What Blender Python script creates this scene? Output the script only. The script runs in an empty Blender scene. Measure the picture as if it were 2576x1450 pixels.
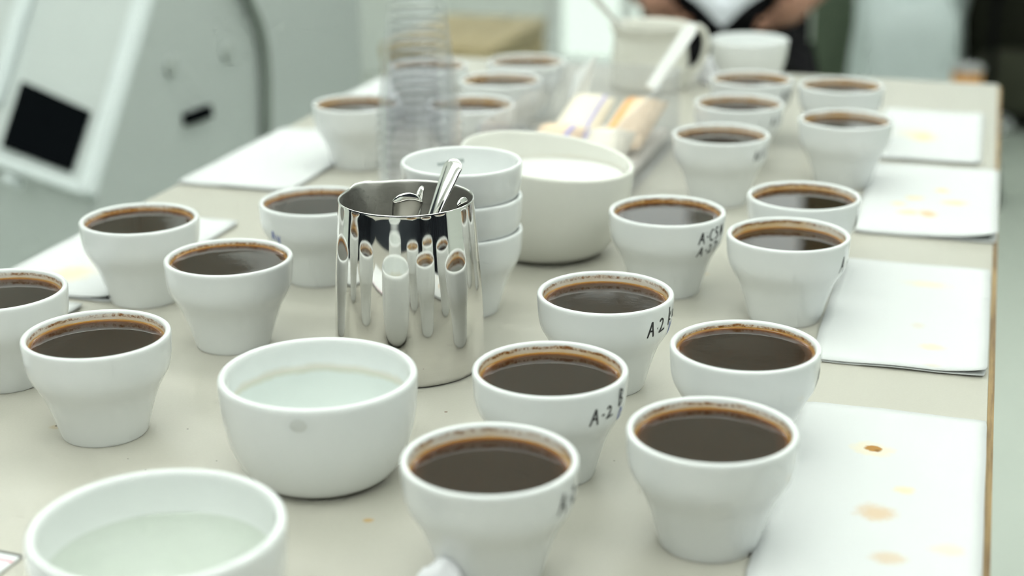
import bpy, bmesh, math, random
from mathutils import Vector, Matrix, noise

# ------------------------------------------------------------------ camera, world, lights
S = bpy.context.scene
COL = S.collection
R_ = math.radians
ZT = 0.80                                    # table top height
FPX, PITCH, ROLL, YAW = 3941.4, R_(18.82), R_(-0.287), R_(16.8)
CAMH = ZT + 0.3899
cam_data = bpy.data.cameras.new('camera')
cam = bpy.data.objects.new('camera', cam_data)
COL.objects.link(cam)
cam_data.sensor_width = 36.0
cam_data.lens = FPX / 2576 * 36.0
cam_data.clip_start = 0.02
MC = Matrix.Rotation(YAW, 4, 'Z') @ Matrix.Rotation(math.pi / 2 - PITCH, 4, 'X') @ Matrix.Rotation(ROLL, 4, 'Z')
cam.matrix_world = Matrix.Translation((0, 0, CAMH)) @ MC
cam_data.dof.use_dof = True
cam_data.dof.focus_distance = 0.985
cam_data.dof.aperture_fstop = 4.2
S.camera = cam

S.view_settings.view_transform = 'Standard'
S.view_settings.look = 'None'
S.view_settings.gamma = 1.0
S.view_settings.use_curve_mapping = False
S.view_settings.exposure = 0.0
S.cycles.transparent_max_bounces = 40
S.cycles.max_bounces = 6; S.cycles.diffuse_bounces = 3; S.cycles.glossy_bounces = 4; S.cycles.transmission_bounces = 4
S.cycles.caustics_reflective = False
S.cycles.sample_clamp_indirect = 4.0
S.cycles.adaptive_threshold = 0.10; S.cycles.adaptive_min_samples = 12

wd = bpy.data.worlds.new('world'); S.world = wd; wd.use_nodes = True
wd.node_tree.nodes['Background'].inputs[0].default_value = (0.94, 1.0, 0.97, 1)
wd.node_tree.nodes['Background'].inputs[1].default_value = 1.5          # daylight outside the far windows

CEIL = 2.75
PANELS = [(x, y) for x in (-2.2, -0.5, 1.2) for y in (-1.5, 0.1, 1.6, 3.1)]  # lamps out of view, added and placed to match the light
LAMPZ = CEIL - 0.34
for (px, py) in PANELS:
    ld = bpy.data.lights.new('added_ceiling_light', 'AREA')
    ld.shape = 'RECTANGLE'; ld.size = 1.25; ld.size_y = 0.32
    ld.energy = 6.3; ld.color = (0.965, 1.0, 0.965)
    lo = bpy.data.objects.new('added_light_source', ld); COL.objects.link(lo)
    lo.location = (px, py, LAMPZ - 0.075)
    lu = ld.copy(); lu.energy = 14.0; lu.name = 'added_uplight'          # added uplight to brighten the ceiling mirrored in the coffee
    uo = bpy.data.objects.new('added_uplight_source', lu); COL.objects.link(uo)
    uo.location = (px, py, LAMPZ + 0.012); uo.rotation_euler = (math.pi, 0, 0)

Y1 = 5.7                                     # far wall
WINS = [(-2.75, -1.75, 1.15), (-1.58, -0.98, 0.05), (-0.82, 0.50, 1.15), (0.80, 1.90, 1.15)]     # x0, x1, sill
WZ1 = 2.60
for (wa, wb, WZ0) in WINS:                        # sampling portals in the window openings
    ld = bpy.data.lights.new('window_portal', 'AREA'); ld.shape = 'RECTANGLE'; ld.size = wb - wa; ld.size_y = WZ1 - WZ0
    ld.cycles.is_portal = True
    lo = bpy.data.objects.new('window_portal', ld); COL.objects.link(lo)
    lo.location = ((wa + wb) / 2, Y1 + 0.06, (WZ0 + WZ1) / 2); lo.rotation_euler = (-math.pi / 2, 0, 0)

# ------------------------------------------------------------------ pixel helpers (2576 x 1450)
O_ = Vector((0, 0, CAMH))
M3 = MC.to_3x3()
def ray(u, v):
    return M3 @ Vector(((u - 1288) / FPX, -(v - 725) / FPX, -1.0))
def at(u, v, depth):
    return O_ + ray(u, v) * depth
def on_z(u, v, z):
    d = ray(u, v); return O_ + d * ((z - CAMH) / d.z)
def on_plane(u, v, p0, n):
    d = ray(u, v); return O_ + d * ((p0 - O_).dot(n) / d.dot(n))

# ------------------------------------------------------------------ material helpers
def new_mat(name):
    m = bpy.data.materials.new(name); m.use_nodes = True
    nt = m.node_tree
    return m, nt, nt.nodes['Principled BSDF']
def N(nt, kind, **kw):
    n = nt.nodes.new(kind)
    for k, v in kw.items(): setattr(n, k, v)
    return n
def mth(nt, op, a, b=None, c=None, clamp=False):
    n = nt.nodes.new('ShaderNodeMath'); n.operation = op; n.use_clamp = clamp
    for i, x in enumerate((a, b, c)):
        if x is None: continue
        if isinstance(x, (int, float)): n.inputs[i].default_value = x
        else: nt.links.new(x, n.inputs[i])
    return n.outputs[0]
def smooth(nt, x, lo, hi):
    n = nt.nodes.new('ShaderNodeMapRange'); n.interpolation_type = 'SMOOTHSTEP'
    nt.links.new(x, n.inputs[0]); n.inputs[1].default_value = lo; n.inputs[2].default_value = hi
    return n.outputs[0]
def mixc(nt, f, a, b):
    n = nt.nodes.new('ShaderNodeMix'); n.data_type = 'RGBA'
    if isinstance(f, (int, float)): n.inputs[0].default_value = f
    else: nt.links.new(f, n.inputs[0])
    for s, x in ((6, a), (7, b)):
        if isinstance(x, tuple): n.inputs[s].default_value = (*x[:3], 1)
        else: nt.links.new(x, n.inputs[s])
    return n.outputs[2]
def coords(nt, which='Object'):
    return nt.nodes.new('ShaderNodeTexCoord').outputs[which]
def noise_tex(nt, vec, scale, detail=3.0, rough=0.55):
    n = nt.nodes.new('ShaderNodeTexNoise'); n.inputs['Scale'].default_value = scale
    n.inputs['Detail'].default_value = detail; n.inputs['Roughness'].default_value = rough
    if vec is not None: nt.links.new(vec, n.inputs['Vector'])
    return n.outputs[0]
def bump(nt, h, bs, strength=0.2, dist=0.001):
    b = nt.nodes.new('ShaderNodeBump'); b.inputs['Strength'].default_value = strength
    b.inputs['Distance'].default_value = dist
    nt.links.new(h, b.inputs['Height']); nt.links.new(b.outputs[0], bs.inputs['Normal'])
def plain(name, col, rough=0.5, metal=0.0, var=0.06, scale=30.0, bmp=0.0, spec=0.5):
    m, nt, bs = new_mat(name)
    nz = noise_tex(nt, coords(nt), scale)
    dark = tuple(c * (1 - var) for c in col); lite = tuple(min(1, c * (1 + var)) for c in col)
    nt.links.new(mixc(nt, nz, dark, lite), bs.inputs['Base Color'])
    bs.inputs['Roughness'].default_value = rough; bs.inputs['Metallic'].default_value = metal
    bs.inputs['Specular IOR Level'].default_value = spec
    if bmp: bump(nt, nz, bs, bmp)
    return m
def spots(nt, base, pts, vec):
    """pts: (x, y, rx, ry, rot, colour, strength) in object space; ragged stains on a flat thing"""
    sep = nt.nodes.new('ShaderNodeSeparateXYZ'); nt.links.new(vec, sep.inputs[0])
    nz = noise_tex(nt, vec, 160.0, 4.0)
    out = base
    for (x, y, rx, ry, rot, c, s, soft) in pts:
        dx = mth(nt, 'SUBTRACT', sep.outputs[0], x); dy = mth(nt, 'SUBTRACT', sep.outputs[1], y)
        ca, sa = math.cos(rot), math.sin(rot)
        a = mth(nt, 'ADD', mth(nt, 'MULTIPLY', dx, ca / rx), mth(nt, 'MULTIPLY', dy, sa / rx))
        b = mth(nt, 'SUBTRACT', mth(nt, 'MULTIPLY', dy, ca / ry), mth(nt, 'MULTIPLY', dx, sa / ry))
        d = mth(nt, 'SQRT', mth(nt, 'ADD', mth(nt, 'MULTIPLY', a, a), mth(nt, 'MULTIPLY', b, b)))
        d = mth(nt, 'ADD', d, mth(nt, 'MULTIPLY', mth(nt, 'SUBTRACT', nz, 0.5), 0.9))
        f = mth(nt, 'MULTIPLY', mth(nt, 'SUBTRACT', 1.0, smooth(nt, d, 1 - soft, 1 + soft * 0.3)), s, clamp=True)
        out = mixc(nt, f, out, c)
    return out

WHITE = (0.845, 0.872, 0.862)
def mat_porcelain():
    m, nt, bs = new_mat('white porcelain')
    nz = noise_tex(nt, coords(nt), 14.0)
    nt.links.new(mixc(nt, nz, tuple(c * 0.985 for c in WHITE), WHITE), bs.inputs['Base Color'])
    bs.inputs['Roughness'].default_value = 0.16
    bs.inputs['Coat Weight'].default_value = 0.35; bs.inputs['Coat Roughness'].default_value = 0.04
    return m
def mat_stained():
    """inner wall of a coffee cup: dried coffee crust under the lip and a tan wash above the liquid"""
    m, nt, bs = new_mat('stained porcelain')
    vec = coords(nt)
    oi = nt.nodes.new('ShaderNodeObjectInfo')
    off = mth(nt, 'MULTIPLY', oi.outputs['Random'], 7.0)
    cv = nt.nodes.new('ShaderNodeVectorMath'); cv.operation = 'ADD'
    comb = nt.nodes.new('ShaderNodeCombineXYZ')
    for i in range(3): nt.links.new(off, comb.inputs[i])
    nt.links.new(vec, cv.inputs[0]); nt.links.new(comb.outputs[0], cv.inputs[1]); nv = cv.outputs[0]
    sep = nt.nodes.new('ShaderNodeSeparateXYZ'); nt.links.new(vec, sep.inputs[0]); z = sep.outputs[2]
    fine = noise_tex(nt, nv, 420.0, 5.0, 0.7)
    mid = noise_tex(nt, nv, 90.0, 4.0, 0.6)
    low = noise_tex(nt, nv, 26.0, 2.0)
    lev = nt.nodes.new('ShaderNodeAttribute'); lev.attribute_type = 'OBJECT'; lev.attribute_name = 'level'
    zj = mth(nt, 'ADD', z, mth(nt, 'MULTIPLY', mth(nt, 'SUBTRACT', mid, 0.5), 0.0035))
    # crust band
    up = smooth(nt, zj, 0.0590, 0.0600); dn = mth(nt, 'SUBTRACT', 1.0, smooth(nt, zj, 0.0607, 0.0618))
    band = mth(nt, 'MULTIPLY', up, dn)
    crust = mth(nt, 'MULTIPLY', band, smooth(nt, mth(nt, 'ADD', fine, mth(nt, 'MULTIPLY', low, 0.55)), 0.62, 0.92), clamp=True)
    wash = mth(nt, 'MULTIPLY', mth(nt, 'SUBTRACT', 1.0, smooth(nt, zj, 0.0607, 0.0618)), smooth(nt, low, 0.35, 0.75))
    above = mth(nt, 'SUBTRACT', zj, lev.outputs['Fac'])
    ring = mth(nt, 'SUBTRACT', 1.0, smooth(nt, above, 0.0002, 0.0016))
    c = mixc(nt, mth(nt, 'ADD', mth(nt, 'MULTIPLY', wash, 0.68), mth(nt, 'MULTIPLY', dn, 0.28)), WHITE, (0.74, 0.53, 0.25))
    c = mixc(nt, mth(nt, 'MULTIPLY', ring, 0.5), c, (0.60, 0.38, 0.12))
    c = mixc(nt, crust, c, (0.26, 0.10, 0.022))
    nt.links.new(c, bs.inputs['Base Color'])
    bs.inputs['Roughness'].default_value = 0.22
    return m
def mat_bowl_inner(name, base, tide):
    m, nt, bs = new_mat(name)
    vec = coords(nt); sep = nt.nodes.new('ShaderNodeSeparateXYZ'); nt.links.new(vec, sep.inputs[0])
    lev = nt.nodes.new('ShaderNodeAttribute'); lev.attribute_type = 'OBJECT'; lev.attribute_name = 'level'
    nz = noise_tex(nt, vec, 40.0)
    ab = mth(nt, 'ADD', mth(nt, 'SUBTRACT', sep.outputs[2], lev.outputs['Fac']), mth(nt, 'MULTIPLY', mth(nt, 'SUBTRACT', nz, 0.5), 0.006))
    f = mth(nt, 'MULTIPLY', smooth(nt, ab, -0.004, 0.0), mth(nt, 'SUBTRACT', 1.0, smooth(nt, ab, 0.0, 0.005)))
    nt.links.new(mixc(nt, mth(nt, 'MULTIPLY', f, tide), base, (0.62, 0.48, 0.24)), bs.inputs['Base Color'])
    bs.inputs['Roughness'].default_value = 0.16
    return m
def mat_coffee():
    m, nt, bs = new_mat('black coffee')
    sep = nt.nodes.new('ShaderNodeSeparateXYZ'); nt.links.new(coords(nt), sep.inputs[0])
    x, y = sep.outputs[0], sep.outputs[1]
    r = mth(nt, 'SQRT', mth(nt, 'ADD', mth(nt, 'MULTIPLY', x, x), mth(nt, 'MULTIPLY', y, y)))
    a = nt.nodes.new('ShaderNodeAttribute'); a.attribute_type = 'OBJECT'; a.attribute_name = 'surface_radius'
    q = mth(nt, 'DIVIDE', r, a.outputs['Fac'])
    ramp = nt.nodes.new('ShaderNodeValToRGB'); nt.links.new(q, ramp.inputs[0])
    e = ramp.color_ramp.elements
    e[0].position = 0.80; e[0].color = (0.024, 0.011, 0.005, 1)
    e[1].position = 1.0; e[1].color = (0.50, 0.28, 0.06, 1)
    for p, c in ((0.91, (0.052, 0.019, 0.006)), (0.955, (0.12, 0.040, 0.009)), (0.983, (0.27, 0.12, 0.02))):
        k = e.new(p); k.color = (*c, 1)
    nt.links.new(ramp.outputs[0], bs.inputs['Base Color'])
    bs.inputs['Roughness'].default_value = 0.03; bs.inputs['IOR'].default_value = 1.5
    bump(nt, noise_tex(nt, coords(nt), 60.0), bs, 0.02, 0.001)
    return m
def mat_clear(name, tint, refl_rough=0.05, ior=1.45, strength=1.0, haze=0.0):
    m = bpy.data.materials.new(name); m.use_nodes = True; nt = m.node_tree; nt.nodes.clear()
    out = nt.nodes.new('ShaderNodeOutputMaterial')
    tr = nt.nodes.new('ShaderNodeBsdfTransparent'); tr.inputs[0].default_value = (*tint, 1)
    gl = nt.nodes.new('ShaderNodeBsdfGlossy'); gl.inputs['Roughness'].default_value = refl_rough
    fr = nt.nodes.new('ShaderNodeFresnel'); fr.inputs[0].default_value = ior
    base = tr.outputs[0]
    if haze:
        df = nt.nodes.new('ShaderNodeBsdfDiffuse'); df.inputs[0].default_value = (0.85, 0.87, 0.88, 1)
        mh = nt.nodes.new('ShaderNodeMixShader')
        nz = noise_tex(nt, coords(nt), 40.0)
        nt.links.new(mth(nt, 'MULTIPLY', nz, haze * 2), mh.inputs[0])
        nt.links.new(tr.outputs[0], mh.inputs[1]); nt.links.new(df.outputs[0], mh.inputs[2]); base = mh.outputs[0]
    mx = nt.nodes.new('ShaderNodeMixShader')
    bf = nt.nodes.new('ShaderNodeNewGeometry')                # a thin clear sheet has no total reflection from inside
    front = mth(nt, 'SUBTRACT', 1.0, bf.outputs['Backfacing'])
    nt.links.new(mth(nt, 'MULTIPLY', mth(nt, 'MULTIPLY', fr.outputs[0], strength, clamp=True), front), mx.inputs[0])
    nt.links.new(base, mx.inputs[1]); nt.links.new(gl.outputs[0], mx.inputs[2])
    nt.links.new(mx.outputs[0], out.inputs[0])
    return m
def mat_steel(name, rough, col=(0.78, 0.77, 0.745), streak=0.0):
    m, nt, bs = new_mat(name)
    vec = coords(nt)
    mp = nt.nodes.new('ShaderNodeMapping'); mp.inputs['Scale'].default_value = (1, 1, 12)
    nt.links.new(vec, mp.inputs[0])
    nz = noise_tex(nt, mp.outputs[0], 60.0, 4.0)
    bs.inputs['Metallic'].default_value = 1.0
    nt.links.new(mixc(nt, nz, tuple(c * 0.95 for c in col), col), bs.inputs['Base Color'])
    nt.links.new(mth(nt, 'ADD', mth(nt, 'MULTIPLY', nz, rough * 0.6), rough * 0.7), bs.inputs['Roughness'])
    if streak: bump(nt, nz, bs, streak, 0.0005)
    return m
M = {}
M['porcelain'] = mat_porcelain(); M['stained'] = mat_stained(); M['coffee'] = mat_coffee()
M['bowl_in'] = mat_bowl_inner('white bowl glaze', WHITE, 0.32)
CREAM = (0.80, 0.80, 0.735)
M['cream_in'] = mat_bowl_inner('cream bowl glaze', CREAM, 0.15)
M['cream_glaze'] = plain('cream glaze', CREAM, 0.2, 0, 0.015, 10)
M['steel'] = mat_steel('polished steel', 0.035, (0.80, 0.785, 0.755))
M['steel_in'] = mat_steel('brushed steel', 0.34, (0.80, 0.79, 0.755), 0.05)
M['spoon'] = mat_steel('spoon steel', 0.07)
M['water'] = mat_clear('clear water', (0.955, 0.985, 0.965), 0.02, 1.33)
M['cloudy_water'] = mat_clear('cloudy rinse water', (0.93, 0.96, 0.90), 0.02, 1.33, 1.0, 0.12)
M['milky'] = plain('milky white liquid', (0.86, 0.87, 0.84), 0.08, 0, 0.01)
M['plastic'] = mat_clear('clear plastic', (0.986, 0.986, 0.989), 0.10, 1.45, 0.7, 0.013)
M['acrylic'] = mat_clear('clear acrylic', (0.95, 0.955, 0.975), 0.06, 1.49, 0.9, 0.03)
M['ink'] = plain('black marker ink', (0.012, 0.012, 0.014), 0.45)
M['blue_ink'] = plain('blue marker ink', (0.08, 0.12, 0.42), 0.45)
M['faint_ink'] = plain('faded grey ink', (0.42, 0.47, 0.45), 0.4)

# ------------------------------------------------------------------ object helpers
def tag(o, label, cat, group=None, kind=None):
    o['label'] = label; o['category'] = cat
    if group: o['group'] = group
    if kind: o['kind'] = kind
    return o
def empty(name, loc=(0, 0, 0), rz=0.0):
    o = bpy.data.objects.new(name, None); COL.objects.link(o)
    o.location = loc; o.rotation_euler = (0, 0, rz); o.empty_display_size = 0.02
    return o
def link(name, me, parent=None, loc=(0, 0, 0), rz=0.0):
    o = bpy.data.objects.new(name, me); COL.objects.link(o)
    o.location = loc; o.rotation_euler = (0, 0, rz)
    if parent: o.parent = parent
    return o
def mesh(name, verts, faces, mats, smooth_=True, midx=None):
    me = bpy.data.meshes.new(name)
    me.from_pydata([tuple(v) for v in verts], [], faces)
    for m in (mats if isinstance(mats, (list, tuple)) else [mats]): me.materials.append(m)
    if midx: me.polygons.foreach_set('material_index', midx)
    if smooth_: me.polygons.foreach_set('use_smooth', [True] * len(me.polygons))
    bm = bmesh.new(); bm.from_mesh(me); bmesh.ops.recalc_face_normals(bm, faces=bm.faces)
    bm.to_mesh(me); bm.free(); me.update()
    return me
def lathe(name, prof, mats, seg=72, fn=None, slot=None, smooth_=True):
    """prof: (r, z) list; r == 0 at an end closes it with a fan; fn(v, i) moves a vertex; slot(i) -> material"""
    V, F, MI, rings = [], [], [], []
    for i, (r, z) in enumerate(prof):
        if r <= 1e-7: rings.append([len(V)]); V.append(Vector((0, 0, z)))
        else:
            rings.append(list(range(len(V), len(V) + seg)))
            for k in range(seg):
                a = 2 * math.pi * k / seg; V.append(Vector((r * math.cos(a), r * math.sin(a), z)))
    if fn:
        for i, rg in enumerate(rings):
            for j in rg: V[j] = fn(V[j], i)
    for i in range(len(prof) - 1):
        a, b = rings[i], rings[i + 1]
        for k in range(seg):
            k2 = (k + 1) % seg
            if len(a) == 1 and len(b) == 1: continue
            if len(a) == 1: f = (a[0], b[k], b[k2])
            elif len(b) == 1: f = (a[k], b[0], a[k2])
            else: f = (a[k], b[k], b[k2], a[k2])
            F.append(f); MI.append(slot(i) if slot else 0)
    return mesh(name, V, F, mats, smooth_, MI)
def spline(pts, n=6):
    """Catmull-Rom through (r, z) points"""
    out = []
    for i in range(len(pts) - 1):
        p0 = pts[max(0, i - 1)]; p1 = pts[i]; p2 = pts[i + 1]; p3 = pts[min(len(pts) - 1, i + 2)]
        for k in range(n):
            t = k / n
            out.append(tuple(0.5 * (2 * b + (c - a) * t + (2 * a - 5 * b + 4 * c - d) * t * t + (3 * b - a - 3 * c + d) * t ** 3)
                             for a, b, c, d in zip(p0, p1, p2, p3)))
    out.append(tuple(pts[-1])); return out
def box_me(name, lo, hi, mat, bev=0.0, seg=2):
    bm = bmesh.new(); bmesh.ops.create_cube(bm, size=1)
    for v in bm.verts:
        v.co = Vector(((lo[i] + hi[i]) / 2 + v.co[i] * (hi[i] - lo[i]) for i in range(3)))
    if bev: bmesh.ops.bevel(bm, geom=list(bm.edges), offset=bev, segments=seg, affect='EDGES', profile=0.5)
    me = bpy.data.meshes.new(name); bm.to_mesh(me); bm.free(); me.materials.append(mat)
    if bev and seg > 1: me.polygons.foreach_set('use_smooth', [True] * len(me.polygons)); me.set_sharp_from_angle(angle=R_(40))
    return me
def box(name, lo, hi, mat, parent=None, bev=0.0, seg=2):
    """a box whose own origin sits at its bottom centre when it stands alone"""
    if parent is None:
        c = Vector(((lo[0] + hi[0]) / 2, (lo[1] + hi[1]) / 2, lo[2]))
        return link(name, box_me(name, Vector(lo) - c, Vector(hi) - c, mat, bev, seg), None, c)
    return link(name, box_me(name, lo, hi, mat, bev, seg), parent)
def tube_me(name, pts, rad, mat, seg=10, caps=True):
    pts = [Vector(p) for p in pts]; V, F = [], []
    rads = rad if isinstance(rad, (list, tuple)) else [rad] * len(pts)
    t0 = (pts[1] - pts[0]).normalized()
    n = t0.orthogonal().normalized()
    for i, p in enumerate(pts):
        t = (pts[min(i + 1, len(pts) - 1)] - pts[max(i - 1, 0)]).normalized()
        n = (n - t * n.dot(t)).normalized(); b = t.cross(n)
        for k in range(seg):
            a = 2 * math.pi * k / seg
            V.append(p + (n * math.cos(a) + b * math.sin(a)) * rads[i])
    for i in range(len(pts) - 1):
        for k in range(seg):
            k2 = (k + 1) % seg
            F.append((i * seg + k, i * seg + k2, (i + 1) * seg + k2, (i + 1) * seg + k))
    if caps:
        F.append(tuple(range(seg))); F.append(tuple(reversed(range((len(pts) - 1) * seg, len(pts) * seg))))
    return mesh(name, V, F, mat)
def prism_me(name, poly, vec, mat, bev=0.0):
    """closed polygon (3-D points) pushed along vec"""
    n = len(poly); V = [Vector(p) for p in poly] + [Vector(p) + Vector(vec) for p in poly]
    F = [tuple(range(n)), tuple(range(n, 2 * n))] + [(i, (i + 1) % n, n + (i + 1) % n, n + i) for i in range(n)]
    me = mesh(name, V, F, mat, False)
    if bev:
        bm = bmesh.new(); bm.from_mesh(me)
        bmesh.ops.bevel(bm, geom=list(bm.edges), offset=bev, segments=2, affect='EDGES', profile=0.5)
        bm.to_mesh(me); bm.free()
    return me

# ------------------------------------------------------------------ the room
M['wall'] = plain('white painted wall', (0.86, 0.90, 0.86), 0.7, 0, 0.02, 3.0)
M['dark_wall'] = plain('dark blue-grey reflection wall', (0.035, 0.042, 0.055), 0.7, 0, 0.1, 3.0)  # dark colour chosen so the jug mirrors dark surroundings behind the camera
M['ceiling'] = plain('white ceiling', (0.80, 0.83, 0.79), 0.8, 0, 0.02, 3.0)
M['floor'] = plain('pale grey-green sealed floor', (0.58, 0.63, 0.56), 0.32, 0, 0.05, 2.5)
X0, X1, Y0 = -3.4, 2.8, -2.6
def struct(o): o['kind'] = 'structure'; return o
struct(box('floor', (X0 - .1, Y0 - .1, -0.1), (X1 + .1, Y1 + .1, 0), M['floor']))
struct(box('ceiling', (X0 - .1, Y0 - .1, CEIL), (X1 + .1, Y1 + .1, CEIL + .1), M['ceiling']))
# far wall with three window openings
bm = bmesh.new()
cells = [((X0, WZ1), (X1, CEIL))] + [((a, 0), (b, z)) for a, b, z in WINS]
xs_ = [X0] + [x for w in WINS for x in w[:2]] + [X1]
cells += [((xs_[i], 0), (xs_[i + 1], WZ1)) for i in range(0, len(xs_), 2)]
for (a, b) in cells:
    r = bmesh.ops.create_cube(bm, size=1)
    for v in r['verts']:
        v.co = Vector(((a[0] + b[0]) / 2 + v.co.x * (b[0] - a[0]), Y1 + .05 + v.co.y * .1, (a[1] + b[1]) / 2 + v.co.z * (b[1] - a[1])))
me = bpy.data.meshes.new('wall_far'); bm.to_mesh(me); bm.free(); me.materials.append(M['wall'])
struct(link('wall_far', me))
M['frame'] = plain('white window frame', (0.78, 0.80, 0.78), 0.4)
M['pane'] = mat_clear('window glass', (0.97, 0.99, 0.98), 0.02, 1.45)
M['frosted'] = mat_clear('pale frosted glass', (0.82, 0.86, 0.82), 0.3, 1.45, 0.5, 0.03)
for i, (wa, wb, WZ0) in enumerate(WINS):  # windows out of view, inferred from coffee reflections and added to match them
    low = WZ0 < .5
    wn = struct(empty('door_1' if low else 'window_%d' % (i + 1), ((wa + wb) / 2, Y1 + .05, WZ0)))
    h_, w_ = WZ1 - WZ0, (wb - wa) / 2
    for nm, lo_, hi_ in (('frame_sill', (-w_, -.06, 0), (w_, .05, .04)), ('frame_head', (-w_, -.04, h_ - .04), (w_, .04, h_)), ('frame_jamb', (-w_, -.04, .04), (-w_ + .04, .04, h_ - .04)),
                         ('frame_jamb', (w_ - .04, -.04, .04), (w_, .04, h_ - .04)), ('mullion', (-.018, -.03, .04), (.018, .03, h_ - .04))):
        link(nm, box_me(nm, lo_, hi_, M['frame']), wn)
    for q in (-1, 1):
        xa, xb = sorted((q * .018, q * (w_ - .04)))
        if low:
            link('frosted_pane', box_me('frosted_pane', (xa, -.003, .04), (xb, .003, 1.06), M['frosted']), wn)
            link('mid_rail', box_me('mid_rail', (xa, -.03, 1.06), (xb, .03, 1.12), M['frame']), wn)
        link('pane', box_me('pane', (xa, -.003, 1.12 if low else .04), (xb, .003, h_ - .04), M['pane']), wn)
struct(box('wall_near', (X0, Y0 - .1, 0), (X1, Y0, CEIL), M['dark_wall']))
struct(box('wall_left', (X0 - .1, Y0 - .1, 0), (X0, Y1 + .1, CEIL), M['wall']))
struct(box('wall_right', (X1, Y0 - .1, 0), (X1 + .1, Y1 + .1, CEIL), M['wall']))
M['fixture'] = plain('white lamp housing', (0.8, 0.8, 0.8), 0.4)
fx = box_me('lamp_housing', (-0.66, -0.19, -0.06), (0.66, 0.19, 0.0), M['fixture'], 0.008)
rows = ('nearest the dark wall', 'level with the near table end', 'level with the far table end', 'closest to the wooden bench')
cols = ('left', 'middle', 'right')
for i, (px, py) in enumerate(PANELS):
    o = empty('added_ceiling_lamp', (px, py, LAMPZ)); link('lamp_housing', fx, o)
    for s in (-.5, .5): link('suspension_rod', tube_me('suspension_rod', [(s, 0, -.001), (s, 0, CEIL - LAMPZ)], .006, M['fixture'], 8), o)
    tag(o, 'added white rectangular ceiling lamp of the %s row, %s' % (cols[i // 4], rows[i % 4]), 'ceiling lamp', 'added ceiling lamps')
M['backdrop'] = plain('dark blue-grey curtain', (0.030, 0.036, 0.050), 0.9, 0, 0.2, 20)  # unseen dark cloth, added to darken the sides of the jug reflection
for xw, sd, nm in ((X0, 1, 'left'), (X1, -1, 'right')):
    cn = empty('backdrop', (xw + sd * .09, -.8, .05)); tag(cn, 'dark blue-grey curtain added for the jug reflection along the %s wall near the dark wall' % nm, 'backdrop', 'added dark backdrops')
    V, F = [], []
    for j in range(161):
        y = -1.7 + 3.4 * j / 160; x = .035 * math.sin(j * .62) + .012 * math.sin(j * .23)
        V += [(x, y, 0), (x, y, 2.3)]
        if j: n = len(V); F.append((n - 4, n - 2, n - 1, n - 3))
    co = link('cloth', mesh('cloth', V, F, M['backdrop']), cn); co.modifiers.new('thick', 'SOLIDIFY').thickness = .004
    link('rail', tube_me('rail', [(0, -1.75, 2.315), (0, 1.75, 2.315)], .014, M['frame'], 12), cn)
    for y in (-1.6, 1.6): link('bracket', tube_me('bracket', [(0, y, 2.315), (-sd * .088, y, 2.315)], .008, M['frame'], 8), cn)
M['sage'] = plain('sage green paint', (0.115, 0.150, 0.100), 0.6, 0, 0.05, 4.0)
pw_ = Vector((0, Y1 - .1, 0)); a = on_plane(2040, 100, pw_, Vector((0, 1, 0))); b = on_plane(2150, 100, pw_, Vector((0, 1, 0)))
struct(box('trim_1', (a.x, Y1 - 0.10, 0), (b.x, Y1, CEIL), M['sage'], None, 0.006))

# ------------------------------------------------------------------ the table
TL, TR, TN, TF = -0.729, 0.0235, 0.28, 2.01
def mat_table():
    m, nt, bs = new_mat('beige laminate')
    vec = coords(nt)
    fine = noise_tex(nt, vec, 700.0, 3.0, 0.6); big = noise_tex(nt, vec, 9.0, 3.0)
    c = mixc(nt, fine, (0.455, 0.443, 0.383), (0.512, 0.498, 0.436))
    c = mixc(nt, mth(nt, 'MULTIPLY', big, 0.25), c, (0.46, 0.435, 0.365))
    tc = ((TL + TR) / 2, (TN + TF) / 2)
    pts = []
    for (u, v, rx, ry, col, s, soft) in ((927, 1310, .0036, .0026, (0.48, 0.29, 0.08), .75, .5), (1122, 1037, .0011, .0009, (.12, .05, .02), .9, .3),
                             (472, 1080, .0007, .0006, (.06, .04, .03), .9, .3), (140, 1075, .0045, .0035, (.42, .33, .18), .6, .5),
                             (143, 1072, .0012, .001, (.05, .03, .02), .9, .3), (1778, 690, .003, .002, (.55, .38, .16), .6, .5),
                             (1585, 968, .0012, .0006, (.55, .34, .08), .8, .3), (1545, 1160, .0009, .0009, (.2, .15, .1), .8, .3),
                             (322, 1155, .0006, .0006, (.06, .04, .03), .8, .3), (545, 1160, .0006, .0006, (.06, .04, .03), .8, .3),
                             (366, 1182, .0006, .0005, (.06, .04, .03), .8, .3)):
        p = on_z(u, v, ZT); pts.append((p.x - tc[0], p.y - tc[1], rx, ry, 0.3, col, s, soft))
    c = spots(nt, c, pts, vec)
    nt.links.new(c, bs.inputs['Base Color'])
    nt.links.new(mth(nt, 'ADD', mth(nt, 'MULTIPLY', big, 0.12), 0.34), bs.inputs['Roughness'])
    bump(nt, fine, bs, 0.05, 0.0003)
    return m
def mat_wood(name, c1, c2, scale=18.0, axis=1):
    m, nt, bs = new_mat(name)
    mp = nt.nodes.new('ShaderNodeMapping'); sc = [1.0, 1.0, 1.0]; sc[axis] = 0.08
    mp.inputs['Scale'].default_value = sc; nt.links.new(coords(nt), mp.inputs[0])
    nz = noise_tex(nt, mp.outputs[0], scale * 6, 5.0, 0.65)
    nt.links.new(mixc(nt, smooth(nt, nz, 0.3, 0.7), c1, c2), bs.inputs['Base Color'])
    bs.inputs['Roughness'].default_value = 0.5
    return m
M['laminate'] = mat_table()
M['ply'] = mat_wood('plywood edge', (0.20, 0.115, 0.045), (0.42, 0.28, 0.12), 30.0)
M['leg'] = plain('grey steel leg', (0.35, 0.36, 0.36), 0.35, 0.8)
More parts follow.
